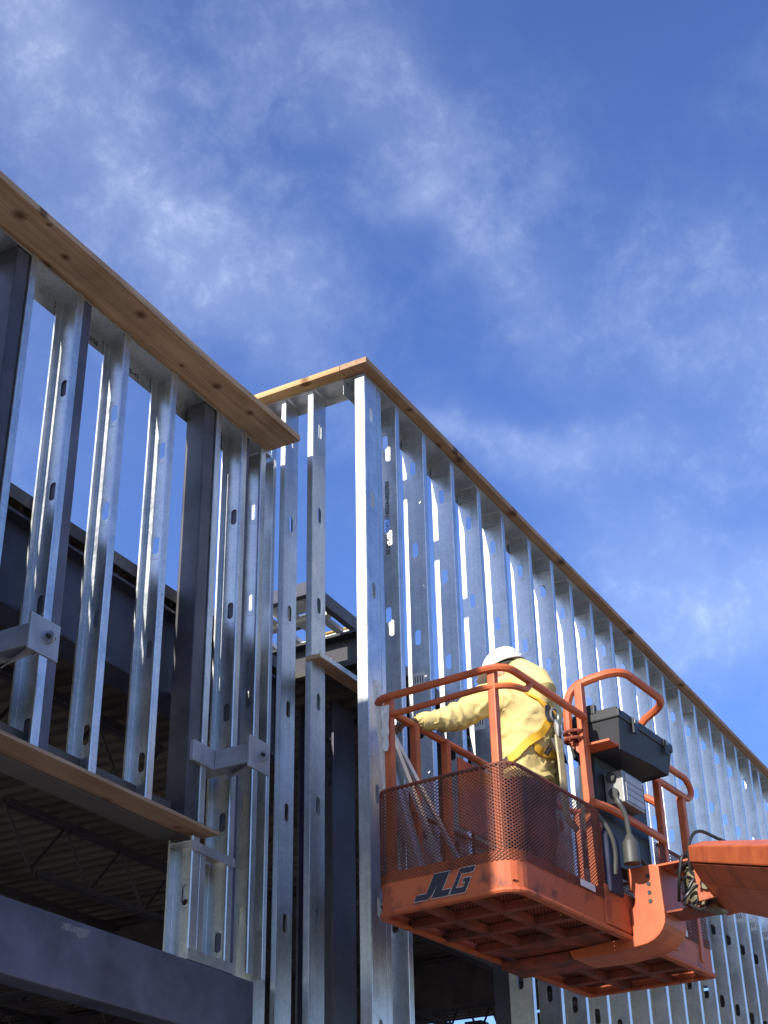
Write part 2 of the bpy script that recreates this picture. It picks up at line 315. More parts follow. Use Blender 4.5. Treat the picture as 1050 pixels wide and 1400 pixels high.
# ------------------------------------------------------------ cold formed studs
def stud_geo(mb, z0, z1, opens, knocks, depth=.152, fl=.05, lip=.014, kw=.038, kh=.102):
    """web in the plane x=0, outer flange at y=0; flanges run towards x = opens*fl"""
    r = .004; s = opens
    ks = sorted(k for k in knocks if z0+.1 < k < z1-.1)
    ya, yb, yc = r, depth/2, depth-r
    zc = z0
    for k in ks+[None]:
        zt = z1 if k is None else k-kh/2-.03
        mb.quad((0,ya,zc),(0,yc,zc),(0,yc,zt),(0,ya,zt)); zc = zt
        if k is None: break
        zb, ze = k-kh/2-.03, k+kh/2+.03; h = kw/2
        arc = lambda sg, c0: [(0, yb+sg*h*math.sin(a), c0) for a in ()]
        left = [(0, yb, k-kh/2)]; right = [(0, yb, k-kh/2)]
        n = 5
        for i in range(1, n+1):
            a = math.pi/2*i/n; left.append((0, yb-h*math.sin(a), k-kh/2+h-h*math.cos(a))); right.append((0, yb+h*math.sin(a), k-kh/2+h-h*math.cos(a)))
        for i in range(0, n+1):
            a = math.pi/2*(1-i/n); left.append((0, yb-h*math.sin(a), k+kh/2-h+h*math.cos(a))); right.append((0, yb+h*math.sin(a), k+kh/2-h+h*math.cos(a)))
        mb.quad((0,yb,zb), *left, (0,yb,ze), (0,ya,ze), (0,ya,zb))
        mb.quad((0,yc,zb), (0,yc,ze), (0,yb,ze), *right[::-1], (0,yb,zb))
        zc = ze
    for y, d in ((0, 1), (depth, -1)):
        P = [(0, y+d*r), (s*r, y), (s*(fl-r), y), (s*fl, y+d*r), (s*fl, y+d*lip)]
        for (xa, ya_), (xb, yb_) in zip(P, P[1:]): mb.quad((xa,ya_,z0),(xb,yb_,z0),(xb,yb_,z1),(xa,ya_,z1))
    return mb
def stud(name, x, y, z0, z1, opens, knocks, label, group, rz=0, m='galv', cat='metal stud', **k):
    mb = stud_geo(MB(), 0, z1-z0, opens, [q-z0 for q in knocks], **k)
    o = mb.build(name, m, solid=.0016, loc=(x, y, z0)); o.rotation_euler = (0, 0, rz)
    return tag(o, label, cat, group)
U = 3.65
ordn = ['first','second','third','fourth','fifth','sixth','seventh','eighth','ninth','tenth','eleventh','twelfth','thirteenth','fourteenth','fifteenth','sixteenth','seventeenth','eighteenth','nineteenth','twentieth',
        'twenty-first','twenty-second','twenty-third','twenty-fourth','twenty-fifth','twenty-sixth','twenty-seventh','twenty-eighth','twenty-ninth','thirtieth','thirty-first','thirty-second','thirty-third']

# --- right (projecting) wall: stud faces at y = YR
ZB = 6.972; ZTOP = 7.010
YR = 1.015*U; XC = 1.803*U; ZT = 6.935
KR = [1.6+z*U for z in (1.393, 1.229, 1.064, .899, .734, .569, .404, .239, .074, -.09)]
GR = 'galvanized studs of the long right-hand wall'
stud('corner_stud', XC, YR, 0, ZT, 1, KR, 'bright sunlit corner stud where the short return meets the long wall', 'galvanized studs of the short return wall', rz=R(90), fl=.07).location.x = XC+.152
bpy.data.objects['corner_stud'].rotation_euler = (0, 0, R(90))
stud('corner_stud', XC+.165, YR+.006, 0, ZT, 1, [k+.05 for k in KR], 'second corner stud, a thin white strip left of the bright one', GR)
c2 = stud('wall_stud', 6.975, YR+.002, 0, ZT, 1, KR, 'dull grey stud with printed date right beside the bright corner stud', GR)
for k in range(22):
    x = 7.337+.411*k
    if k > 0: rel = ordn[k] if k < len(ordn) else str(k)
    z0 = 0
    if k in (0, 1, 2): z0 = 3.93
    lab = ('galvanized stud behind the left end of the lift basket, next to the printed stud' if k == 0 else
           '%s galvanized stud along the long right wall, counted from the printed one' % ordn[min(k+1, 32)])
    so_ = stud('wall_stud', x, YR, z0, ZT, 1, KR, lab, GR)
    zc = ZB-.118-z0
    if k: so_.rotation_euler = (R(random.uniform(-.12, .12)), R(random.uniform(-.1, .1)), R(random.uniform(-1.6, 1.6))); so_.location.x += random.uniform(-.006, .006)
    if k in (0, 1, 2, 3) or k > 11:
        zt = 5.17-z0-random.uniform(0, .05); tg = MB().box(-.004, -.0025, .035, .115, zt, zt+.10).build('paper_tag', 'label', so_)
        tp = MB()
        for q in range(4): tp.box(-.0052, -.0042, .048+.017*q, .054+.017*q, zt+.03, zt+.075)
        tp.build('print', 'ink', tg)
    MB().box(-.020, -.0035, .008, .146, zc, zc+.004).box(-.0035, -.002, .008, .146, zc, zc+.10).build('clip_angle', 'galv', so_)
# header and jamb posts of the opening under the basket
o = MB().box(7.03, 8.57, YR+.012, YR+.14, 3.75, 3.925).build('door_header', 'galv_dull', bevel=.004); tag(o, 'steel header over the dark doorway below the lift basket', 'header')
o = MB().box(8.60, 8.72, YR+.16, YR+.28, 0, 5.0).build('steel_column', 'primer_dark', bevel=.004); tag(o, 'dark steel post at the right side of the doorway under the basket', 'column')
# top track and plates
def track(name, x0, x1, y0, y1, zt, label, axis='x', leg=.05, front=.012):
    mb = MB()
    if axis == 'x':
        mb.quad((x0,y0,zt-front),(x1,y0,zt-front),(x1,y0,zt),(x0,y0,zt)); mb.quad((x0,y0,zt),(x1,y0,zt),(x1,y1,zt),(x0,y1,zt)); mb.quad((x0,y1,zt),(x1,y1,zt),(x1,y1,zt-leg),(x0,y1,zt-leg))
    else:
        mb.quad((x0,y0,zt-front),(x0,y1,zt-front),(x0,y1,zt),(x0,y0,zt)); mb.quad((x0,y0,zt),(x0,y1,zt),(x1,y1,zt),(x1,y0,zt)); mb.quad((x1,y0,zt),(x1,y1,zt),(x1,y1,zt-leg),(x1,y0,zt-leg))
    return tag(mb.build(name, 'galv', solid=.0016), label, 'top track')
tr = track('top_track', XC+.01, 16.38, YR+.004, YR+.156, ZB-.010, 'galvanized top track under the board of the long right wall', leg=.11)
track('top_track', XC+.004, XC+.156, YR+.16, 4.62, ZB-.004, 'galvanized top track under the board of the short return wall', axis='y', leg=.05)
def board(name, x0, x1, y0, y1, z0, z1, m, label, bow=0):
    mb = MB(); n = 24; ax = 0 if (x1-x0) > (y1-y0) else 1
    for i in range(n):
        a, b = i/n, (i+1)/n
        j = lambda t, s: bow*math.sin(t*9+s)+bow*.5*math.sin(t*23+s*2)
        i0 = len(mb.v)
        for t in (a, b):
            if ax == 0:
                x = x0+(x1-x0)*t; mb.v += [(x,y0+j(t,1),z0+j(t,3)),(x,y1,z0+j(t,3)),(x,y1,z1+j(t,2)),(x,y0+j(t,1),z1+j(t,2))]
            else:
                y = y0+(y1-y0)*t; mb.v += [(x1,y,z0),(x0+j(t,1),y,z0),(x0+j(t,1),y,z1+j(t,2)),(x1,y,z1)]
        for q in ((0,1,5,4),(1,2,6,5),(2,3,7,6),(3,0,4,7)): mb.f.append(tuple(i0+k for k in q)); mb.mi.append(0)
        if i == 0: mb.f.append((i0+3,i0+2,i0+1,i0)); mb.mi.append(0)
        if i == n-1: mb.f.append((i0+4,i0+5,i0+6,i0+7)); mb.mi.append(0)
    bmz = mb.build(name, m, bevel=.003)
    return tag(bmz, label, 'wooden plank', 'wooden plates along the wall tops')
board('top_plate', 1.782*U, 16.4, 3.645, 3.645+.19, ZB, ZTOP, 'wood_right', 'long brown wooden plate capping the right-hand wall', .003)
board('top_plate', 1.782*U, 1.782*U+.19, 3.839, 4.70, ZB, ZTOP, 'wood_y', 'short sunlit yellow wooden plate capping the return wall', .0008)

# --- return wall studs (outer flange faces -X at x = XC)
GT = 'galvanized studs of the short return wall'
def rstud(yw, z0, z1, label, kn=KR, fl=.06, x=XC):
    o = stud('return_stud', x, yw, z0, z1, 1, kn, label, GT, fl=fl)
    o.rotation_euler = (0, 0, R(-90)); o.scale = (-1, 1, 1)     # web faces -Y, flange faces -X
    return o
rstud(1.1155*U, 0, ZT+.02, 'lone stud in the middle of the return wall holding the slanted strap', fl=.042)
rstud(1.1705*U, 0, ZT+.02, 'stud at the inner end of the return wall beside the left board end', fl=.036)
rstud(1.2150*U, 0, ZT+.02, 'innermost shaded stud of the return wall, behind the end of the left wall', fl=.03)
o = MB().prism([(XC-.012, 4.015, 5.11), (XC-.012, 4.105, 5.11), (XC-.012, 4.105, 5.135), (XC-.012, 4.015, 5.135)], (.62, 0, .012)).build('strap_brace', 'wood_x', bevel=.002)
o2 = MB().box(XC-.010, XC+.60, 4.009, 4.013, 5.118, 5.150).build('metal_lip', 'galv', o)
tag(o, 'brown strap brace running back from the middle return stud', 'brace')

# --- left (set back) wall
YL = 1.18*U; ZL = 6.513
GL = 'galvanized studs of the left-hand wall'
K1 = [1.6+z*U for z in (1.192, 1.026, .858, .69, .52)]
K2 = [1.6+z*U for z in (1.213, 1.050, .885, .719, .55, .385, .22)]
LZ = 1.6+.6497*U                                   # ledge underside
left = [(4.683, -1, K1, 'light stud of the left wall with a purple post close on its right'),
        (5.081, -1, K2, 'first of the two plain light studs between the purple posts of the left wall'),
        (5.504, -1, K2, 'second of the two plain light studs, just left of the dark grey post'),
        (6.205, -1, K1, 'light stud right of the dark grey post, running down to the short sill')]
for x, s, kk, lab in left: stud('left_stud', x+.012, YL, (3.39 if x > 6 else LZ+.02), ZL-.008, s, kk, lab, GL)
stud('left_stud', 5.905, YL+.003, LZ+.02, ZL-.008, 1, K1, 'narrow light stud hugging the right side of the dark grey post', GL)
stud('left_stud', 4.288, YL+.003, LZ+.02, ZL-.008, 1, K1, 'light stud hugging the dark post nearest the left edge of the photo', GL)
stud('left_stud', 6.42, YL, 3.37, ZL-.02, -1, KR, 'last stud of the left wall standing on the end of the purple beam', GL)
stud('left_stud', 6.52, YL+.01, 3.37, ZL-.02, 1, KR, 'stud back to back with the last stud of the left wall', GL, fl=.035)
for i, x in enumerate((3.87, 3.46, 3.05, 2.64, 2.23, 1.82)):
    stud('left_stud', x, YL, LZ+.02, ZL-.008, -1, K2, '%s light stud left of the leftmost dark post, outside the picture' % ordn[i], GL)
GP = 'painted steel posts between the left wall studs'
def post(x0, x1, y0, y1, z0, z1, m, label):
    return tag(MB().box(x0, x1, y0, y1, z0, z1).build('steel_post', m, bevel=.006), label, 'post', GP)
post(4.198, 4.282, YL+.012, YL+.14, LZ+.02, ZL-.012, 'hss', 'dark grey steel post nearest the left edge of the photo')
post(4.703, 4.772, YL+.012, YL+.115, LZ+.02, ZL-.012, 'primer', 'purple steel post carrying the left stub bracket')
post(5.80, 5.897, YL+.012, YL+.14, LZ+.02, ZL-.012, 'hss', 'tall dark grey post carrying the right stub bracket')
post(6.224, 6.272, YL+.02, YL+.12, 3.39, ZL-.012, 'primer', 'slim purple post on the right of the sill stud')
track('top_track', 1.6, 6.50, YL+.004, YL+.156, ZL-.013, 'galvanized top track with ink stamps under the left wooden board', leg=.09)
board('top_plate', 1.4, 6.455, 1.12*U, 1.12*U+.30, ZL, ZL+.040, 'wood_left', 'wide weathered plank capping the left-hand wall, cut end in front of the return', .004)
tl = bpy.data.objects['top_track.002']
for x, b in ((4.83, '125-43/50'), (5.22, 'S125-43'), (5.62, '50-33'), (5.98, '600S162')):
    text('ink_stamp', b, .042, 'ink', tl, frame((x, YL+.152, ZL-.078), (1, 0, 0), (0, 0, 1), (0, -1, 0)))
text('ink_stamp', '600S200-43/50/16.09/06/24.22:25', .038, 'ink', c2, frame((-.0025, .058, 6.4), (0, 0, -1), (0, 1, 0), (-1, 0, 0))).scale = (1, 1, 1)
for x in (7.45, 7.86, 8.7): text('ink_stamp', '09/06/24', .05, 'ink', tr, frame((x, YR+.152, ZB-.09), (1, 0, 0), (0, 0, 1), (0, -1, 0)))

# unseen bay, guessed and added to keep the low sun off the return wall
bay = empty('shade_bay', (2.45, 3.97, 0)); tag(bay, 'unseen grey sheathed bay added on the left to shade the return wall', 'wall')
MB().box(-.35, .35, -.66, .30, 0, 7.03).build('sheathing', 'galv_dull', bay, bevel=.006); MB().box(-.37, .37, -.68, .30, 7.031, 7.069).build('cap_board', 'wood_x', bay)

# ledge (head plank over the big opening) and its metal header
o = MB().box(1.4, 1.647*U, 1.165*U, 1.165*U+.15, LZ, LZ+.018).build('head_plank', 'ply', bevel=.002); tag(o, 'thin plywood plank under the feet of the left wall studs', 'wooden plank')
o = MB().box(1.4, 5.89, 1.165*U+.153, 1.165*U+.29, LZ-.012, LZ+.14).build('window_header', 'dark_wall', bevel=.003); tag(o, 'dull header beam behind the plywood plank', 'header')

# purple steel beam at lower left, jamb and short sill wall
b0 = MB().box(.5, 6.43, YL-.005, YL+.13, 1.6+.392*U, 1.6+.476*U).build('steel_beam', 'primer', bevel=.012)
tag(b0, 'big smooth purple painted steel beam across the bottom left corner', 'steel beam')
ck = MB()
for i in range(5): ck.quad(*[(5.05+random.uniform(-.09,.09)+dx, YL-.0055-.0003*i, 3.30-abs(random.gauss(0,.012))+dz) for dx, dz in ((-.02,-.012),(.02,-.01),(.018,.02),(-.017,.018))])
tag(ck.build('paint_scuff', 'scuff', b0), 'pale scuffed paint')
stud('jamb_stud', 5.925, YL+.002, 3.36, LZ-.03, -1, [3.67], 'grey green jamb stud under the plank end', 'studs of the short sill wall', fl=.06)
stud('jamb_stud', 5.932, YL+.002, 3.36, 3.90, 1, [3.6], 'light jamb stud back to back with the grey green jamb stud', 'studs of the short sill wall')
o = MB().box(5.86, 6.245, YL-.003, YL+.155, 3.338, 3.343).box(5.86, 6.245, YL-.004, YL-.002, 3.338, 3.39).build('bottom_track', 'galv'); tag(o, 'galvanized bottom track on the purple beam', 'bottom track')
o = MB().box(5.85, 6.225, YL-.006, YL-.004, 3.868, 3.915).box(5.85, 6.225, YL-.004, YL+.14, 3.910, 3.915).build('cross_track', 'galv'); tag(o, 'short horizontal track below the plank end, tying jamb and sill studs', 'cross track')

# stub brackets with end plates
def bracket(px, yz, z, sc_, label):
    e = empty('stub_bracket', (px, YL, z))
    MB().box(-.26, .02, -.012, .11, -.055, .055).build('cross_arm', 'grey_paint', e, bevel=.005)
    MB().box(-.075, .02, -.235, -.014, -.052, .052).build('stub_arm', 'grey_paint', e, bevel=.005)
    pl = MB().box(-.105, .085, -.247, -.2355, -.085, .085).build('end_plate', 'grey_paint', e, bevel=.002)
    mb = MB(); seg = [(-.02+.028*math.cos(a), .028*math.sin(a)) for a in [R(t) for t in range(-90, 91, 20)]]
    mb.prism([(.0, -.2475, .028), (.0, -.2475, -.03)] + [(.0, -.2475-.02-.022*math.cos(R(t))-.0, .03*math.sin(R(t))) for t in range(-90, 91, 30)], (.012, 0, 0))
    mb.build('lug', 'grey_paint', e, bevel=.001)
    MB().tube([(-.02, -.268, .0), (.03, -.268, .0)], .009, 8).build('pin', 'black', e)
    MB().prism([(-.06, -.20, -.056), (.0, -.20, -.056), (-.0, -.06, -.056), (-.06, -.06, -.12)], (.01, 0, 0)).build('gusset', 'grey_paint', e)
    return tag(e, label, 'bracket', 'grey stub brackets on the left wall posts')
bracket(6.075, 0, 4.375, 1, 'grey stub bracket with end plate low beside the dark grey post')
bracket(4.405, 0, 4.37, 1, 'grey stub bracket with end plate at the left edge of the photo')

# ------------------------------------------------------------ roof structure and dark interior
ROOF = 5.30
e = empty('roof', (0, 0, 0)); tag(e, 'corrugated steel roof deck over the dark building interior', 'roof')
def deck(x0, x1, y0, y1, z, name='deck'):
    mb = MB(); p = .152; x = x0; prof = []
    while x < x1:
        prof += [(x, 0), (x+.045, 0), (x+.06, .038), (x+.137, .038)]; x += p
    prof.append((x, 0))
    for (xa, za), (xb, zb) in zip(prof, prof[1:]): mb.quad((xa,y0,z+za),(xb,y0,z+zb),(xb,y1,z+zb),(xa,y1,z+za))
    return mb.build(name, 'deck', e)
YE = 1.228*U                                         # roof edge behind the left wall
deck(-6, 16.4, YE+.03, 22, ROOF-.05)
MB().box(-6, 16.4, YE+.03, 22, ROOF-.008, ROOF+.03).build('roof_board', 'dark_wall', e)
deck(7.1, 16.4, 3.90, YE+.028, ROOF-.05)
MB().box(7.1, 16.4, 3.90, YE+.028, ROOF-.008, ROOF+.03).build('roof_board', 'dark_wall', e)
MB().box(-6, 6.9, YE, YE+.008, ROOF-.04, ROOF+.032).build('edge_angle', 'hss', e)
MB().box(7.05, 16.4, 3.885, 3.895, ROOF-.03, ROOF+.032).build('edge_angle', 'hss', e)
def ibeam(name, a, b, h, fw, label, m='primer_dark', axis=0, tf=.016, tw=.01, group=None):
    mb = MB()
    for (z0, z1, hw) in ((0, tf, fw/2), (tf, h-tf, tw/2), (h-tf, h, fw/2)):
        if axis == 0: mb.box(a[0], b[0], a[1]-hw, a[1]+hw, a[2]+z0, a[2]+z1)
        else: mb.box(a[0]-hw, a[0]+hw, a[1], b[1], a[2]+z0, a[2]+z1)
    return tag(mb.build(name, m), label, 'steel beam', group)
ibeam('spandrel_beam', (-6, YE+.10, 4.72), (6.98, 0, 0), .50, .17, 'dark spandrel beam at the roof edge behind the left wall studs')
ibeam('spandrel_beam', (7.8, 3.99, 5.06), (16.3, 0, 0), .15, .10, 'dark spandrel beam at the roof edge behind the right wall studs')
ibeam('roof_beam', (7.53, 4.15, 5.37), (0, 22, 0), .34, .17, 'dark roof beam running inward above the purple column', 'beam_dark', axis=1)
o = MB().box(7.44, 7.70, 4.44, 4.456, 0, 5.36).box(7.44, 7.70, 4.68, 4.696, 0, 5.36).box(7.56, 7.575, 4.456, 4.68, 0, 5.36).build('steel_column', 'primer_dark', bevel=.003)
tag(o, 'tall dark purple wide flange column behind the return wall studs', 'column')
bl = MB()
for i in range(4): bl.tube([(7.44-.012, 4.47, 5.0-.09*i), (7.45, 4.47, 5.0-.09*i)], .016, 6)
bl.build('bolt_row', 'black', o)
for i, (x, y) in enumerate(((1.2, 10.5), (8.2, 10.5), (14.5, 10.5), (1.2, 16.5), (8.2, 16.5), (14.5, 16.5))):
    tag(MB().box(x-.1, x+.1, y-.1, y+.1, .012, 4.7).build('steel_column', 'primer_dark', bevel=.005), 'slim dark interior column under the roof joists', 'column', 'interior columns in the dark')
# joists
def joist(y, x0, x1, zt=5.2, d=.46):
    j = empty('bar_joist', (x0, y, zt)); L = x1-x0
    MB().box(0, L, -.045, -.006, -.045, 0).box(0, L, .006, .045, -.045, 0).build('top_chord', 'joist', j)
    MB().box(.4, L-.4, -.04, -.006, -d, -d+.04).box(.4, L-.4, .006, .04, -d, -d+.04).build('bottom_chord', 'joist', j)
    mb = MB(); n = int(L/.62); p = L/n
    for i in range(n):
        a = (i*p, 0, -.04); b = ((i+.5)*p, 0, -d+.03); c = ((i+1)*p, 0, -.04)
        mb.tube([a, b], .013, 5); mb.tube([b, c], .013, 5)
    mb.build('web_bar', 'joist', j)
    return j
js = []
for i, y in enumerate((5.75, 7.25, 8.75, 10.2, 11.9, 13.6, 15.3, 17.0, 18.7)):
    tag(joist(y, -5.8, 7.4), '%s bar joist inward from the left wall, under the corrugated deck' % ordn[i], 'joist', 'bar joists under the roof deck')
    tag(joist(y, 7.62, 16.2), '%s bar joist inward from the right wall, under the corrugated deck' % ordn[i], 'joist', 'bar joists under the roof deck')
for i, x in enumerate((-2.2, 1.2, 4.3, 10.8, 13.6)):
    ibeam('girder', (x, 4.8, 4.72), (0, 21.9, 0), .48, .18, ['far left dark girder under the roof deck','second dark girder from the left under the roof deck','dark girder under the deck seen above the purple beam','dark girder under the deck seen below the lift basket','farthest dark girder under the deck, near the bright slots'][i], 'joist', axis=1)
# far walls of the hall
e2 = empty('hall_wall', (16.4, 4, 0)); tag(e2, 'dark far end wall of the hall with bright slots under the deck', 'wall')
MB().box(0, .2, -.36, 18.2, 0, 4.78).build('wall_panel', 'dark_wall', e2)
for y0, y1 in ((-.36, 3.08), (3.42, 3.52), (3.78, 4.0), (4.25, 18.2)): MB().box(0, .2, y0, y1, 4.781, 5.2).build('pier', 'dark_wall', e2)
# rooftop frame seen through the return wall
h = empty('roof_frame', (7.2, 4.45, 5.93)); tag(h, 'pale framed deck panels on the roof edge, seen through the return wall studs', 'roof frame')
hx = MB()
MB().bar((.05, .02, 0), (1.25, .06, 0), .045, .09).build('edge_beam', 'hss', h)
MB().bar((.02, .02, .02), (.06, 1.4, .02), .045, .09).build('edge_beam', 'primer_dark', h)
for k, y in enumerate((.14, .30, .47, .66)): MB().bar((.06, y, -.01), (1.2, y+.03, -.01), .05, .03).build('rail', 'trackw', h)
for k, x in enumerate((.30, .62, .95)): MB().bar((x, .06, -.035), (x+.02, 1.0, -.035), .06, .03).build('cross_rail', 'trackw', h)
MB().box(.64, .93, .07, .45, .02, .03).build('panel', 'ochre', h); MB().box(.06, .30, .09, .45, .02, .03).build('panel', 'trackw', h); MB().box(.33, .5, .16, .45, .02, .03).build('panel', 'hss', h)

# ------------------------------------------------------------ boom lift
BZ = .53*U+1.6
lift = empty('boom_lift', (6.285, 2.765, BZ), R(-5)); tag(lift, 'orange boom lift with mesh sided work basket raised to the wall top', 'boom lift')
W, Dp = 2.26, .80
def rrect(x0, x1, y0, y1, ra, n=5):
    """rounded at the left corners strongly, right corners slightly; starts at near side, runs clockwise from (x1,y0)"""
    out = []
    for cx, cy, sx, sy, q, a0 in ((x0, y0, 1, 1, ra, 180), (x1, y0, -1, 1, .03, 270), (x1, y1, -1, -1, .03, 0), (x0, y1, 1, -1, ra, 90)):
        c = Vector((cx+sx*q, cy+sy*q))
        for i in range(n+1):
            a = R(a0+90*i/n); out.append((c.x+q*math.cos(a), c.y+q*math.sin(a)))
    return out
# rim (toe board) with rolled bottom edge
rim = MB(); prof = [(.0, .205), (.0, .028), (-.010, .022), (-.014, .010), (-.008, .0), (.03, .0), (.03, .012), (.006, .016), (.006, .205)]
pth = rrect(0, W, 0, Dp, .10); n = len(pth); cx_ = Vector((W/2, Dp/2))
rings = []
for off, z in prof:
    q = rrect(off, W-off, off, Dp-off, max(.02, .10-off)); rings.append([(x, y, z) for x, y in q])
i0 = 0
for k in range(len(prof)):
    a, b = rings[k], rings[(k+1) % len(prof)]
    for i in range(n):
        j = (i+1) % n; rim.quad(a[i], a[j], b[j], b[i])
rimo = rim.build('toe_board', 'orange_worn', lift); 
for p in rimo.data.polygons: p.use_smooth = False
# floor grate + cross members
fl = MB()
nx, ny = 58, 40
for i in range(nx):
    for j in range(ny):
        x = .02+(W-.04)*(i+.5)/nx; y = .02+(Dp-.04)*(j+.5)/ny; ax, ay = (W-.04)/nx/2, (Dp-.04)/ny/2
        if (i+j) % 1: continue
        for sx, sy in ((1,1),(1,-1)):
            a = Vector((x-ax, y, .055)); b = Vector((x, y+sy*ay, .055)); c = Vector((x+ax, y, .055))
            for p, q in ((a, b), (b, c)):
                t = (q-p); nrm = Vector((-t.y, t.x, 0)).normalized()*.0042
                fl.strand(p, q, nrm, (0, 0, .002))
fl.build('floor_grate', 'rust', lift)
cm = MB()
for x in (.32, .64, .96, 1.62, 1.95): cm.box(x-.025, x+.025, .012, Dp-.012, .006, .048)
for y in (.27, .54): cm.box(.012, W-.012, y-.025, y+.025, .008, .046)
cm.box(1.00, 1.58, .10, .70, .010, .045)
cm.build('floor_frame', 'rust', lift)
MB().box(1.18, 1.43, .365, .78, -.040, .004).build('support_beam', 'rust', lift, bevel=.01)
# expanded metal mesh panels
def mesh_panel(p0, p1, z0, z1, name='mesh_panel', path=None, m='meshp'):
    mb = MB(); pts = [Vector((x, y, 0)) for x, y in path]
    cum = [0]
    for a, b in zip(pts, pts[1:]): cum.append(cum[-1]+(b-a).length)
    L = cum[-1]
    def at(s):
        s = max(0, min(L-1e-6, s))
        for k in range(len(pts)-1):
            if s <= cum[k+1]: return pts[k]+(pts[k+1]-pts[k])*((s-cum[k])/(cum[k+1]-cum[k]))
        return pts[-1]
    n = max(1, round(L/.027)); mrows = round((z1-z0)/.0175); ax = L/n/2; az = (z1-z0)/mrows/2
    for i in range(n):
        for j in range(mrows):
            s0 = L*(i+.5)/n; zc = z0+(z1-z0)*(j+.5)/mrows
            for sg in (1, -1):
                pa = [(s0-ax, zc), (s0, zc+sg*az), (s0+ax, zc)]
                for (sa, za), (sb, zb) in zip(pa, pa[1:]):
                    A, B = at(sa), at(sb); hw = .0022
                    tt = (B-A).normalized(); mb.strand((A.x,A.y,za),(B.x,B.y,zb),(0,0,hw),Vector((tt.y,-tt.x,0))*.0012)
    return mb.build(name, m, lift)
ins = -.004
loop = rrect(ins, W-ins, ins, Dp-ins, .10)
ci = 3
shortL = [loop[0]] ; 
fl_far = loop[18:24]; near_c = loop[0:6]
mesh_panel(0, 0, .155, .63, path=[(.30, Dp+.004)]+fl_far+near_c[:3])
mesh_panel(0, 0, .155, .63, path=near_c[2:]+[(.93, ins)])
mesh_panel(0, 0, .155, .63, path=[(1.60, ins), (W-.01, ins)])
mesh_panel(0, 0, .155, .63, path=[(W+.004, .02), (W+.004, Dp-.02)])
mesh_panel(0, 0, .155, .63, path=[(W-.01, Dp+.004), (.31, Dp+.004)])
# galvanised patch of fresh mesh on the short side
mb = MB()
# rails
TR = .021
def rail(name, pts, r=.05, rad=TR, m='orange', n=8): return MB().tube(rnd(pts, r), rad, n).build(name, m, lift, smooth=True)
rail('top_rail', [(.86, .0, 1.13), (.0, .0, 1.13), (.0, Dp, 1.13), (W, Dp, 1.13), (W, .32, 1.13)], .11)
rail('gate_rail', [(.02, Dp-.06, 1.035), (.0, .12, 1.035), (.06, .0, 1.04), (.22, -.005, 1.065), (.27, .0, 1.13)], .07, .017)
rail('mesh_rail', [(.86, .006, .63), (.006, .006, .63), (.006, Dp-.006, .63), (W-.006, Dp-.006, .63), (W-.006, .006, .63), (1.66, .006, .63)], .10, .010, 'meshp')
rail('console_rail', [(.86, -.004, .655), (1.0, -.03, .655), (1.68, -.03, .655), (1.74, .0, .655)], .06, .022)
rail('top_rail', [(1.70, .0, 1.035), (2.19, .0, 1.035), (W, .0, 1.10), (2.19, .0, 1.165), (1.70, .0, 1.165)], .07, .02)
rail('console_guard', [(.875, .11, 1.02), (.875, .10, 1.33), (.96, -.19, 1.40), (1.56, -.19, 1.40), (1.60, .03, 1.33), (1.60, .03, 1.10)], .12, .024)
rail('far_rail', [(W-.02, .24, .64), (W-.02, .20, 1.06), (W-.02, .30, 1.13)], .09, .024)
def sq(x, y, z0, z1, s=.042, name='post', m='orange'): return MB().box(x-s/2, x+s/2, y-s/2, y+s/2, z0, z1).build(name, m, lift, bevel=.006)
for x, y, zz in ((.026, .705, 1.125), (.03, .085, 1.125), (.40, Dp-.01, 1.12), (.71, Dp-.012, 1.12), (1.5, Dp-.012, 1.12), (W-.02, Dp-.03, 1.12)): sq(x, y, .06, zz)
sq(.885, .026, .06, 1.34, .046); sq(2.10, .012, .06, 1.03, .044); sq(1.76, .01, .06, 1.16, .04); sq(.95, .03, .06, .62, .05)
MB().box(.80, 1.24, Dp-.035, Dp-.025, .66, 1.06).build('back_panel', 'orange', lift, bevel=.004)
mb = MB(); mb.box(.90, 1.66, -.012, .004, .03, .235); mb.build('side_panel', 'orange_worn', lift, bevel=.003)
# lanyard ring
rg = MB(); rg.tube([(.885+.058*math.cos(a), .075+.058*math.sin(a), 1.06) for a in [R(t) for t in range(0, 360, 24)]], .009, 6, closed=True)
rg.tube([(.885+.058*math.cos(a), .075+.058*math.sin(a), 1.02) for a in [R(t) for t in range(0, 360, 24)]], .009, 6, closed=True)
rg.box(.84, .93, .07, .08, .98, 1.08)
rg.build('anchor_ring', 'rust', lift)
MB().prism([(.865, .12, 1.02), (.885, .12, 1.02), (.90, .02, .90), (.88, .02, .90)], (0, 0, .045)).build('guard_foot', 'orange', lift)
# console: tool-box like cover
cb = MB(); y0, y1 = -.15, .17
cb.prism([(.985, y0+.012, .985), (1.60, y0+.012, .985), (1.60, y1-.02, .985), (.985, y1-.02, .985)], (0, 0, .005))
b_ = [(.985, y0+.012, .985), (1.60, y0+.012, .985), (1.60, y1-.02, .985), (.985, y1-.02, .985)]; t_ = [(.955, y0-.006, 1.125), (1.63, y0-.006, 1.125), (1.63, y1, 1.125), (.955, y1, 1.125)]
for i in range(4): cb.quad(b_[i], b_[(i+1) % 4], t_[(i+1) % 4], t_[i])
con = cb.build('control_console', 'toolgrey', lift, bevel=.004)
ld = MB(); ld.box(.945, 1.64, y0-.016, y1+.01, 1.127, 1.175); ld.box(.97, 1.615, y0+.01, y1-.02, 1.176, 1.20); ld.box(.955, .99, -.02, .03, 1.176, 1.235)
ld.build('lid', 'black', con, bevel=.008)
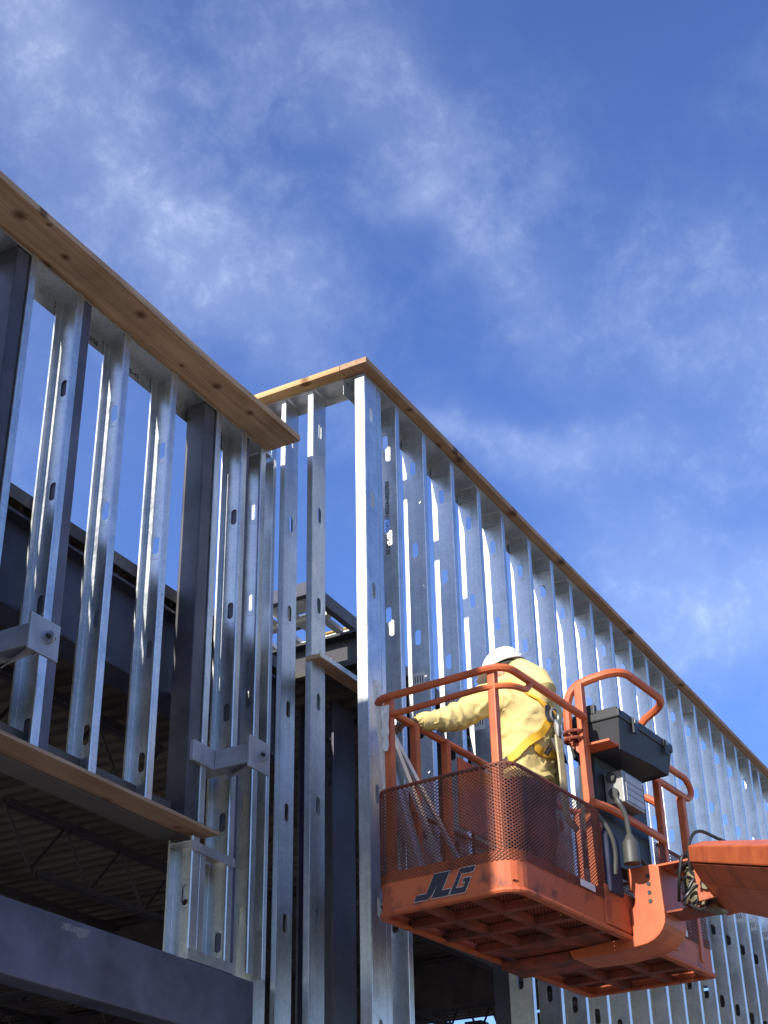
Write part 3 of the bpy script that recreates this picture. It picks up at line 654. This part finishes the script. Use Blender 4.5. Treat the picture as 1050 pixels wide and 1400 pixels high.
for x in (1.10, 1.50):
    MB().box(x, x+.05, y0-.028, y0-.017, 1.08, 1.165).build('latch', 'black', con, bevel=.002)
    MB().box(x+.008, x+.042, y0-.033, y0-.029, 1.135, 1.16).build('catch', 'steelbox', con)
MB().box(.87, .99, -.13, .05, .972, .984).build('shelf_bar', 'orange', lift)
MB().prism([(.99, .10, .36), (.99, .14, .36), (.99, .12, .98), (.99, .04, .98), (.99, .06, .75)], (.01, 0, 0)).build('console_leg', 'black', lift)
MB().box(1.0, 1.62, .03, .13, .40, .97).build('console_back', 'black', lift, bevel=.01)
cbx = MB().box(1.09, 1.34, -.085, .025, .705, .885).build('control_box', 'steelbox', lift, bevel=.006)
MB().box(1.12, 1.33, -.0885, -.086, .72, .87).build('placard', 'placard', cbx)
mb = MB()
for i in range(3): mb.box(1.125, 1.325, -.0898, -.0887, .755+.035*i, .758+.035*i)
mb.build('placard_line', 'ink', cbx)
for yy, zz in ((-.02, .85), (-.03, .76)): MB().tube([(1.068, yy, zz), (1.09, yy, zz)], .028, 10).build('knob', 'black', cbx)
MB().tube(rnd([(1.05, -.05, .74), (1.02, -.075, .69), (1.05, -.10, .62), (1.07, -.10, .50)], .04), .014, 8).build('cable', 'cable', lift, smooth=True)
MB().tube([(1.07, -.10, .515), (1.07, -.10, .49), (1.07, -.10, .47), (1.07, -.10, .36), (1.07, -.10, .355)], .03, 12, radii=[.016, .03, .042, .045, .03]).build('plug', 'cable', lift, smooth=True)
MB().tube(rnd([(.93, .0, .60), (.96, -.05, .5), (.99, -.05, .40), (1.0, -.03, .30)], .06), .012, 8).build('cable', 'cable', lift, smooth=True)
MB().tube(rnd([(1.16, -.08, .50), (1.18, -.1, .40), (1.26, -.12, .37)], .06), .012, 8).build('cable', 'cable', lift, smooth=True)
# mount (J shaped pivot bracket)
J = [(-.018, .37), (-.175, .37), (-.198, .35), (-.205, .12)]
for t in range(0, 91, 15): J.append((-.055-.150*math.cos(R(t)), .09-.125*math.sin(R(t))))
J += [(.10, -.052), (.34, -.046), (.36, .0), (-.018, .02)]
cut = [(-.018+0, .13)] + [(-.018-.030*math.sin(R(t)), .205-.05*math.cos(R(t))) for t in range(0, 181, 30)] + [(-.018, .28)]
J = J + cut
mt = MB().prism([(1.17, y, z) for y, z in J], (.27, 0, 0)).build('mount_bracket', 'orange', lift, bevel=.006)
hm = MB()
for z in (.31, .27, .225, .18): hm.tube([(1.1655, -.135, z), (1.1685, -.135, z)], .011, 10)
hm.build('bolt_hole', 'black', mt)
MB().box(1.18, 1.42, -.47, -.10, .354, .366).build('lug_plate', 'orange_worn', mt, bevel=.003)
MB().box(1.20, 1.40, -.47, -.10, .112, .124).build('lug_plate', 'rust', mt, bevel=.003)
MB().tube([(1.30, -.37, .13), (1.30, -.37, .35)], .085, 16).build('rotator', 'olive', lift, smooth=True)
MB().box(1.22, 1.38, -.47, -.40, .10, .26).build('rotator_flange', 'olive', lift, bevel=.015)
for i in range(9):
    a = random.uniform(-.06, .10); z = random.uniform(.12, .34)
    MB().tube(rnd([(1.2+a, -.30+random.uniform(-.05,.05), z), (1.12+a, -.36, z+random.uniform(-.05,.1)), (1.15+a*.5, -.43, z+random.uniform(-.12,.12)), (1.32, -.50+random.uniform(-.04,.02), random.uniform(.1, .35)), (1.42, -.46, random.uniform(.1,.3))], .08, 6), .0085, 7).build('hose', 'hose', lift, smooth=True)
MB().tube(rnd([(1.0, -.44, .24), (.97, -.46, .38), (1.06, -.48, .47), (1.22, -.55, .43), (1.3, -.62, .40)], .08), .009, 7).build('hose', 'hose', lift, smooth=True)
MB().tube(rnd([(1.15, -.30, .15), (1.03, -.36, .20), (1.02, -.40, .36), (1.12, -.44, .30), (1.25, -.42, .12)], .08), .009, 7).build('hose', 'hose', lift, smooth=True)
# boom arm: comes down towards the machine to the right of the camera
bo = MB(); v = Vector((-.848, -.437, -.298)); rz = Matrix.Rotation(R(5), 3, 'Z'); v = rz @ v
S = [(.983, -.45, .367), (.983, -.45, .282), (1.115, -.45, .207), (1.348, -.45, .124)]
bo_top = MB().prism([S[0], S[1], (S[1][0]+.34, -.40, S[1][2]+.12), (S[0][0]+.34, -.40, S[0][2]+.12)], v*3.2)
arm = bo_top.build('boom_arm', 'orange', lift, bevel=.008)
MB().prism([(S[1][0]+.02, -.445, S[1][2]), S[2], (S[2][0]+.30, -.40, S[2][2]+.16), (S[1][0]+.30, -.40, S[1][2]+.10)], v*3.2).build('boom_web', 'orange_worn', arm, bevel=.004)
MB().prism([S[2], S[3], (S[3][0]+.10, -.42, S[3][2]+.10), (S[2][0]+.20, -.42, S[2][2]+.10)], v*3.2).build('boom_flange', 'orange', arm, bevel=.004)
# pins, ears and grease blocks where the arm meets the rotator
MB().tube([(1.10, -.475, .20), (1.52, -.475, .20)], .032, 12).build('pivot_pin', 'olive', lift, smooth=True)
for x in (1.12, 1.46): MB().prism([(x, -.56, .13), (x, -.42, .12), (x, -.41, .30), (x, -.50, .32), (x, -.58, .25)], (.018, 0, 0)).build('pivot_ear', 'orange_worn', lift, bevel=.003)
MB().box(1.21, 1.36, -.46, -.33, .255, .335).build('valve_block', 'olive', lift, bevel=.012)
# emblem on the short side, three slanted worn letters with pale outline
def letters():
    sh = .55
    def P(u, z): return (-.0035, .565-(u+z*sh), .036+z)
    Ls = [[(0,0),(.075,0),(.092,.018),(.105,.115),(.055,.115),(.055,.028),(0,.028)],
          [(.098,0),(.19,0),(.19,.03),(.142,.03),(.142,.115),(.103,.115)],
          [(.20,.0),(.285,.0),(.285,.066),(.245,.066),(.245,.05),(.262,.05),(.262,.026),(.222,.026),(.222,.09),(.285,.09),(.285,.115),(.20,.115)]]
    o = MB(); w_ = MB()
    for L_ in Ls:
        c = sum((Vector(p) for p in L_), Vector((0, 0)))/len(L_)
        o.prism([Vector(P(*p))+Vector((-.0016, 0, 0)) for p in L_], (.001, 0, 0))
        big_ = []
        k = len(L_)
        for i in range(k):
            a, b, d = Vector(L_[i-1]), Vector(L_[i]), Vector(L_[(i+1) % k]); n1 = (b-a).normalized(); n2 = (d-b).normalized()
            nn = (Vector((n1.y, -n1.x))+Vector((n2.y, -n2.x))); nn = nn.normalized()*.0032*min(1.4, 2/max(.6, nn.length)); big_.append(b+nn)
        w_.prism([P(*p) for p in big_], (.0012, 0, 0))
    w_.build('emblem_outline', 'logo_edge', lift); o.build('emblem', 'logo', lift)
letters()
# plain placards on the near rim
MB().box(.64, .80, -.0065, -.0052, .165, .20).build('rim_label', 'label', lift); MB().box(1.70, 1.92, -.0065, -.0052, .165, .20).build('rim_label', 'label', lift)
# torn wrap on the left post
tw = MB(); pz = [1.08, 1.02, .97, .93, .90, .86, .83]
for i in range(len(pz)-1):
    wv = [.034, .03, .022, .03, .018, .026, .01]
    tw.quad((-.013, .70+wv[i], pz[i]), (-.013, .70-wv[i]*.6, pz[i]), (-.013, .70-wv[i+1]*.6, pz[i+1]), (-.013, .70+wv[i+1], pz[i+1]))
tw.build('torn_label', 'label', lift, solid=.0015)

# things standing in the basket (world coordinates through the basket frame)
bm_ = Matrix.Translation((6.285, 2.765, BZ)) @ Matrix.Rotation(R(-5), 4, 'Z')
def lw(x, y, z): return bm_ @ Vector((x, y, z))
def leaning(p, q, w_, label, m='galv', name='loose_stud', rollv=(0, 1, .2)):
    a, b = lw(*p), lw(*q); t = (b-a).normalized(); s_ = t.cross(Vector(rollv)).normalized(); n_ = s_.cross(t)
    mb = MB(); h_ = w_*.5
    for p0, p1 in (((-w_/2, h_), (-w_/2, 0)), ((-w_/2, 0), (w_/2, 0)), ((w_/2, 0), (w_/2, h_))):
        A = a+s_*p0[0]+n_*p0[1]; B = a+s_*p1[0]+n_*p1[1]; mb.quad(A, B, B+(b-a), A+(b-a))
    return tag(mb.build(name, m, solid=.0016), label, 'loose stud', 'loose metal pieces leaning in the basket')
leaning((.34, .52, .07), (.10, .76, 1.02), .035, 'thin grey channel leaning in the basket, left one of the crossing pair')
leaning((.52, .46, .07), (.13, .775, 1.03), .03, 'thin bluish channel leaning in the basket, right one of the crossing pair')
leaning((.22, .60, .07), (.10, .765, .92), .075, 'wide dull channel leaning behind the left basket post', 'galv_dull')
leaning((.10, .72, .25), (.05, .785, 1.26), .05, 'pale wrapped channel end sticking up above the left basket corner', 'label')
tag(MB().prism([lw(.94, -.028, .20), lw(1.10, -.028, .20), lw(1.09, -.028, .50), lw(1.0, -.028, .56), lw(.95, -.028, .52)], lw(0, .05, 0)-lw(0, 0, 0)).build('work_bag', 'navy', bevel=.012), 'navy cloth bag hanging beside the mount below the console', 'bag')
cl_ = empty('bucket', lw(.55, .35, .06)); 
mbk = MB(); mbk.tube([(0,0,0),(0,0,.26),(0,0,.262),(0,0,.02)], .1, 14, radii=[.10, .125, .118, .09]); mbk.build('pail', 'steelbox', cl_, smooth=True)
MB().tube([(.125*math.cos(R(t)), 0, .25+.11*math.sin(R(t))) for t in range(0, 181, 20)], .004, 6).build('handle', 'black', cl_)
tag(cl_, 'grey pail on the basket floor behind the mesh beside the worker', 'bucket')

# ------------------------------------------------------------ the worker
FZ = BZ+.060
man = empty('person', (7.33, 3.13, FZ)); tag(man, 'worker in yellow sweatshirt and white hard hat reaching left towards the wall, seen from behind', 'person')
ang = R(72)
Fv, Lv = Vector((math.cos(ang), math.sin(ang), 0)), Vector((-math.sin(ang), math.cos(ang), 0))
def B(fw, lf, z): return Fv*fw+Lv*lf+Vector((0, 0, z*.965))
def Wd(x, y, z): return Vector((x, y, z))-Vector((7.33, 3.13, FZ))
def skinned(name, verts, edges, mats, parent, sub=2, root=0):
    me = bpy.data.meshes.new(name); me.from_pydata([tuple(v[0]) for v in verts], edges, [])
    o = bpy.data.objects.new(name+'_tmp', me); COL.objects.link(o)
    o.modifiers.new('s', 'SKIN'); sv = me.skin_vertices[0].data
    for i, v in enumerate(verts):
        rx = v[1]; sv[i].radius = rx if isinstance(rx, tuple) else (rx, rx); sv[i].use_root = (i == root)
    if sub: m_ = o.modifiers.new('d', 'SUBSURF'); m_.levels = sub; m_.render_levels = sub
    dg = bpy.context.evaluated_depsgraph_get(); dg.update(); out = bpy.data.meshes.new_from_object(o.evaluated_get(dg)); bpy.data.objects.remove(o)
    out.materials.clear()
    for k in mats: out.materials.append(M[k])
    for p in out.polygons: p.use_smooth = True
    ob = bpy.data.objects.new(name, out); COL.objects.link(ob); ob.parent = parent; return ob
wrist = Wd(6.815, 3.50, 4.70); elbow = Wd(7.02, 3.38, 4.76); lsh = B(.05, .215, 1.36)
SUBD = 4
V_ = [(B(0, 0, .93), (.175, .135)), (B(-.03, 0, 1.06), (.205, .155)), (B(-.05, .0, 1.22), (.225, .165)), (B(-.02, .0, 1.355), (.20, .145)), (B(.04, .015, 1.44), (.10, .095)), (B(.06, .02, 1.515), .065),
      (B(.085, .005, 1.585), (.078, .085)), (B(.09, .0, 1.66), (.074, .086)), (B(.085, .0, 1.70), .055),
      (lsh, .105), (elbow, .082), (wrist, .050), (wrist+(wrist-elbow).normalized()*.05, .040),
      (B(.04, -.215, 1.37), .105), (B(.10, -.29, 1.12), .075), (B(.30, -.20, 1.05), .050), (B(.36, -.18, 1.05), .040),
      (B(.01, .10, .80), .105), (B(.03, .115, .48), .075), (B(.0, .125, .12), .05), (B(.0, .125, .05), .048),
      (B(.01, -.10, .80), .105), (B(.02, -.125, .48), .075), (B(-.02, -.14, .12), .05), (B(-.02, -.14, .05), .048)]
E_ = [(0,1),(1,2),(2,3),(3,4),(4,5),(5,6),(6,7),(7,8),(3,9),(9,10),(10,11),(11,12),(3,13),(13,14),(14,15),(15,16),(0,17),(17,18),(18,19),(19,20),(0,21),(21,22),(22,23),(23,24)]
body = skinned('body', V_, E_, ['yellow', 'pants', 'skin'], man, SUBD)
def near_limb(c):
    return (c-wrist).length < .03
for p in body.data.polygons:
    c = p.center
    if c.z > 1.475: p.material_index = 2
    elif c.z < .82 and (c-Vector((c.x*0, 0, 0))).length > 0 and (Vector((c.x, c.y, 0)).length < .33) and c.z < .82: p.material_index = 1
# folds in the cloth
tex = bpy.data.textures.new('folds', 'CLOUDS'); tex.noise_scale = .11
for vtx in body.data.vertices:
    c = vtx.co
    if c.z < 1.45:
        from mathutils import noise
        # broad slack plus sharp diagonal creases
        a = c.dot(Lv); h_ = c.z
        broad = noise.noise(Vector((c.x*7, c.y*7, h_*5)))
        rid = 1-abs(noise.noise(Vector((a*7+h_*9, a*3-h_*5, c.dot(Fv)*6))))*2.2
        rid2 = 1-abs(noise.noise(Vector((a*15-h_*8+3, a*6+h_*14, c.dot(Fv)*10))))*2.4
        arm_ = max(0, 1-abs((c-elbow).length-.02)/.16)
        ringf = math.sin((c-wrist).dot((elbow-wrist).normalized())*95+noise.noise(c*14)*2.5)*arm_*.35 if arm_ > 0 else 0
        q = broad*.45+max(0, rid)**3*.55+max(0, rid2)**3*.30-.25+ringf
        vtx.co = c+vtx.normal*q*(.022 if h_ > .80 else .02)
# sweatshirt hem and hood
def ring(c, rx, ry, r, n=22, m='yellow', name='hem', par=man, tilt=0):
    pts = [c+Fv*(ry*math.sin(2*math.pi*i/n))+Lv*(rx*math.cos(2*math.pi*i/n))+Vector((0, 0, tilt*math.sin(2*math.pi*i/n)+.012*math.sin(i*2.1))) for i in range(n)]
    return MB().tube(pts, r, 8, closed=True).build(name, m, par, smooth=True)
ring(B(0, 0, .875), .165, .125, .028, name='hem')
ring(B(.045, .018, 1.475), .088, .085, .038, name='hood', tilt=-.02)
hd = MB(); hd.tube([B(.01, .01, 1.575), B(-.03, .01, 1.52), B(-.09, 0, 1.45), B(-.15, 0, 1.37), B(-.16, 0, 1.30)], .05, 14, radii=[.082, .10, .115, .095, .03]); hd.build('hood', 'yellow', man, smooth=True)
d_ = (wrist-elbow).normalized()
MB().tube([wrist-d_*.055, wrist-d_*.02, wrist+d_*.015], .05, 12, radii=[.05, .054, .047]).build('cuff', 'yellow', man, smooth=True)
# hair, ears, face
def ell(c, rx, ry, rz_, ax=None, n=16, m_=10, top=1.0, bot=-1.0):
    mb = MB(); X, Y, Z = ax or (Lv, Fv, Vector((0, 0, 1))); rows = []
    for j in range(m_+1):
        t = bot+(top-bot)*j/m_; t = max(-.999, min(.999, t)); q = math.sqrt(1-t*t)
        rows.append([c+X*(rx*q*math.cos(2*math.pi*i/n))+Y*(ry*q*math.sin(2*math.pi*i/n))+Z*(rz_*t) for i in range(n)])
    for a, b in zip(rows, rows[1:]):
        for i in range(n): j = (i+1) % n; mb.quad(a[i], a[j], b[j], b[i])
    mb.quad(*rows[-1]); mb.quad(*rows[0][::-1]); return mb
ha = R(88)                                            # head turned left towards the hand
HF = Vector((math.cos(ha), math.sin(ha), -.30)).normalized(); HL = Vector((-math.sin(ha), math.cos(ha), 0)); HU = HF.cross(HL)
HC = B(.095, .0, 1.575)
AX = (HL, HF, HU)
ell(HC-HF*.022+HU*.01, .085, .085, .10, AX).build('hair', 'hair', man, smooth=True)
for s in (1, -1): ell(HC+HL*(.083*s)-HU*.01, .012, .024, .034, AX, 10, 6).build('ear', 'skin', man, smooth=True)
ell(HC+HF*.108-HU*.02, .014, .022, .022, AX, 10, 6).build('nose', 'skin', man, smooth=True)
for s in (1, -1): ell(HC+HF*.088+HL*(.032*s)+HU*.012, .014, .008, .009, AX, 10, 6).build('eye', 'label', man, smooth=True)
ell(HC+HF*.094-HU*.062, .026, .008, .008, AX, 10, 6).build('mouth', 'leather', man, smooth=True)
# hard hat
hc = HC+HU*.055
hat = ell(hc, .105, .124, .106, AX, 28, 10, top=.999, bot=.0); hb = hat
for a in (0, .04, -.04): hb.tube([hc+HL*a+HF*(.117*math.cos(R(t)))+HU*(.099*math.sin(R(t))+.006) for t in range(20, 161, 14)], .008 if a else .011, 6)
n = 32; inner = []; outer = []
for i in range(n):
    a = 2*math.pi*i/n; c_, s_ = math.cos(a), math.sin(a); ex_ = .05*max(0, s_)**1.5+.012
    inner.append(hc+HL*(.104*c_)+HF*(.123*s_)+HU*.004); outer.append(hc+HL*((.104+ex_*.7)*c_)+HF*((.123+ex_)*s_)-HU*.010)
for i in range(n):
    j = (i+1) % n; hb.quad(inner[i], inner[j], outer[j], outer[i]); hb.quad(*[q-HU*.004 for q in (outer[i], outer[j], inner[j], inner[i])])
hatO = hb.build('hard_hat', 'white', man, smooth=True)
sp = MB(); sp.tube([hc-HU*.035+HL*(.094*math.cos(R(t)))+HF*(.104*math.sin(R(t))) for t in range(170, 371, 12)], .014, 6); sp.build('suspension_band', 'strapdark', hatO, smooth=True)
MB().tube([hc-HF*.112-HU*.038-HL*.028, hc-HF*.112-HU*.038+HL*.028], .02, 8).build('ratchet', 'black', hatO)
# harness: webbing lies on the back surface
from mathutils.bvhtree import BVHTree
dgm = body.data; bvh = BVHTree.FromPolygons([v.co.copy() for v in dgm.vertices], [tuple(p.vertices) for p in dgm.polygons])
def web(pts, wd, m, name, off=.006, n=14):
    P = []
    pts = [Vector(p) for p in pts]
    for a, b in zip(pts, pts[1:]):
        for i in range(n): P.append(a+(b-a)*(i/n))
    P.append(pts[-1]); S_ = []
    for p in P:
        co, no, ix, di = bvh.find_nearest(p); S_.append((co, no))
    mb = MB(); k = len(S_)
    ns = [sum((S_[j][1] for j in range(max(0, i-3), min(k, i+4))), Vector()).normalized() for i in range(k)]
    cs = [sum((S_[j][0] for j in range(max(0, i-2), min(k, i+3))), Vector())/len(range(max(0, i-2), min(k, i+3))) for i in range(k)]
    L_ = []
    for i in range(k):
        t = (cs[min(i+1, k-1)]-cs[max(i-1, 0)]).normalized(); s_ = t.cross(ns[i]).normalized(); L_.append((cs[i]+ns[i]*off*2+s_*wd/2, cs[i]+ns[i]*off*2-s_*wd/2))
    for (a, b), (c, d) in zip(L_, L_[1:]): mb.quad(a, b, d, c)
    return mb.build(name, m, man, smooth=True, solid=.004)
D = B(-.20, -.02, 1.22)
hw = web([B(.05, .10, 1.47), B(-.13, .08, 1.36), D], .045, 'strap', 'harness_strap')
web([B(.05, -.10, 1.47), B(-.13, -.08, 1.36), D], .045, 'strap', 'harness_strap')
web([D, B(-.16, .07, 1.10), B(-.08, .16, .97), B(.05, .17, .90)], .045, 'strap', 'harness_strap')
web([D, B(-.16, -.09, 1.10), B(-.08, -.17, .98)], .045, 'strap', 'harness_strap')
web([B(-.13, .10, 1.02), B(-.15, 0, 1.0), B(-.13, -.12, 1.02)], .045, 'strap', 'harness_strap')
web([B(-.06, .175, .955), B(.03, .19, .91), B(.10, .17, .89)], .05, 'strapdark', 'harness_strap')
web([D+Vector((0,0,.06))+Lv*.05, D+Vector((0,0,-.05))+Lv*.02], .07, 'strapdark', 'harness_pad', .011)
web([B(-.12, -.20, 1.02), B(-.17, -.10, 1.0)], .05, 'strapdark', 'harness_pad', .011)
web([B(-.165, .035, 1.02), B(-.165, .0, 1.0)], .055, 'strapdark', 'harness_pad', .011)
dr = MB(); dc = D+Fv*-.02
dr.tube([dc+Lv*(.032*math.cos(R(t)))+Vector((0, 0, .04*math.sin(R(t)))) for t in range(0, 360, 24)], .007, 7, closed=True); dr.build('d_ring', 'steelbox', man, smooth=True)
MB().tube([dc+Vector((0, 0, -.03)), dc+Vector((0,0,-.07))-Fv*.012, dc+Vector((0, 0, -.13))-Fv*.012], .016, 8, radii=[.010, .020, .012]).build('snap_hook', 'steelbox', man, smooth=True)
ly = MB(); q0 = dc-Fv*.012-Vector((0, 0, .12))
for a, b in zip([q0, q0+Lv*-.01-Vector((0,0,.16)), q0+Lv*-.015-Vector((0,0,.34)), q0-Lv*.02-Vector((0,0,.46))], [q0+Lv*-.01-Vector((0,0,.16)), q0+Lv*-.015-Vector((0,0,.34)), q0-Lv*.02-Vector((0,0,.46)), q0-Lv*.10-Vector((0,0,.52))]): ly.bar(a, b, .042, .012, up=-Fv)
ly.build('lanyard', 'tan', man)
MB().bar(dc-Vector((0, 0, .14))+Lv*.03, dc-Vector((0, 0, .26))-Lv*.03, .02, .012, up=-Fv).build('snap_hook', 'steelbox', man)
# gloved hands: palm and five fingers each
def hand(base, d, palm, side, name):
    d = d.normalized(); s = d.cross(palm).normalized()*side
    vs = [(base-d*.01, (.034, .026)), (base+d*.035, (.038, .022)), (base+d*.075, (.040, .02))]; es = [(0,1),(1,2)]
    me = skinned(name, vs, es, ['glove'], man, 1)
    for i, (o_, ln) in enumerate(((-.032, .062), (-.011, .074), (.011, .070), (.031, .054))):
        a = base+d*.075+s*o_; k = [a, a+d*ln*.4+palm*ln*.12, a+d*ln*.62+palm*ln*.45, a+d*ln*.58+palm*ln*.85]
        skinned('finger', [(k[0], .0125), (k[1], .012), (k[2], .011), (k[3], .009)], [(0,1),(1,2),(2,3)], ['glove'], me, 1)
    a = base+d*.025-s*.032; k = [a, a-s*.025+d*.03+palm*.01, a-s*.022+d*.058+palm*.03]
    skinned('thumb', [(k[0], .015), (k[1], .013), (k[2], .010)], [(0,1),(1,2)], ['glove'], me, 1)
hand(wrist+d_*.045, (d_+Vector((-.1, .15, -.1))), Vector((.0, .35, -1)).normalized(), 1, 'left_glove')
d2 = Fv
hand(B(.355, -.18, 1.05), Fv, Vector((0, 0, -1)), -1, 'right_glove')
for s, x in ((1, .0), (-1, -.02)):
    bt = MB(); bt.tube([B(x-.06, .125*s+(.0 if s > 0 else -.015), .045), B(x+.02, .13*s, .05), B(x+.12, .14*s, .04), B(x+.17, .14*s, .035)], .05, 10, radii=[.042, .05, .046, .03]); bt.build('boot', 'bootm', man, smooth=True)
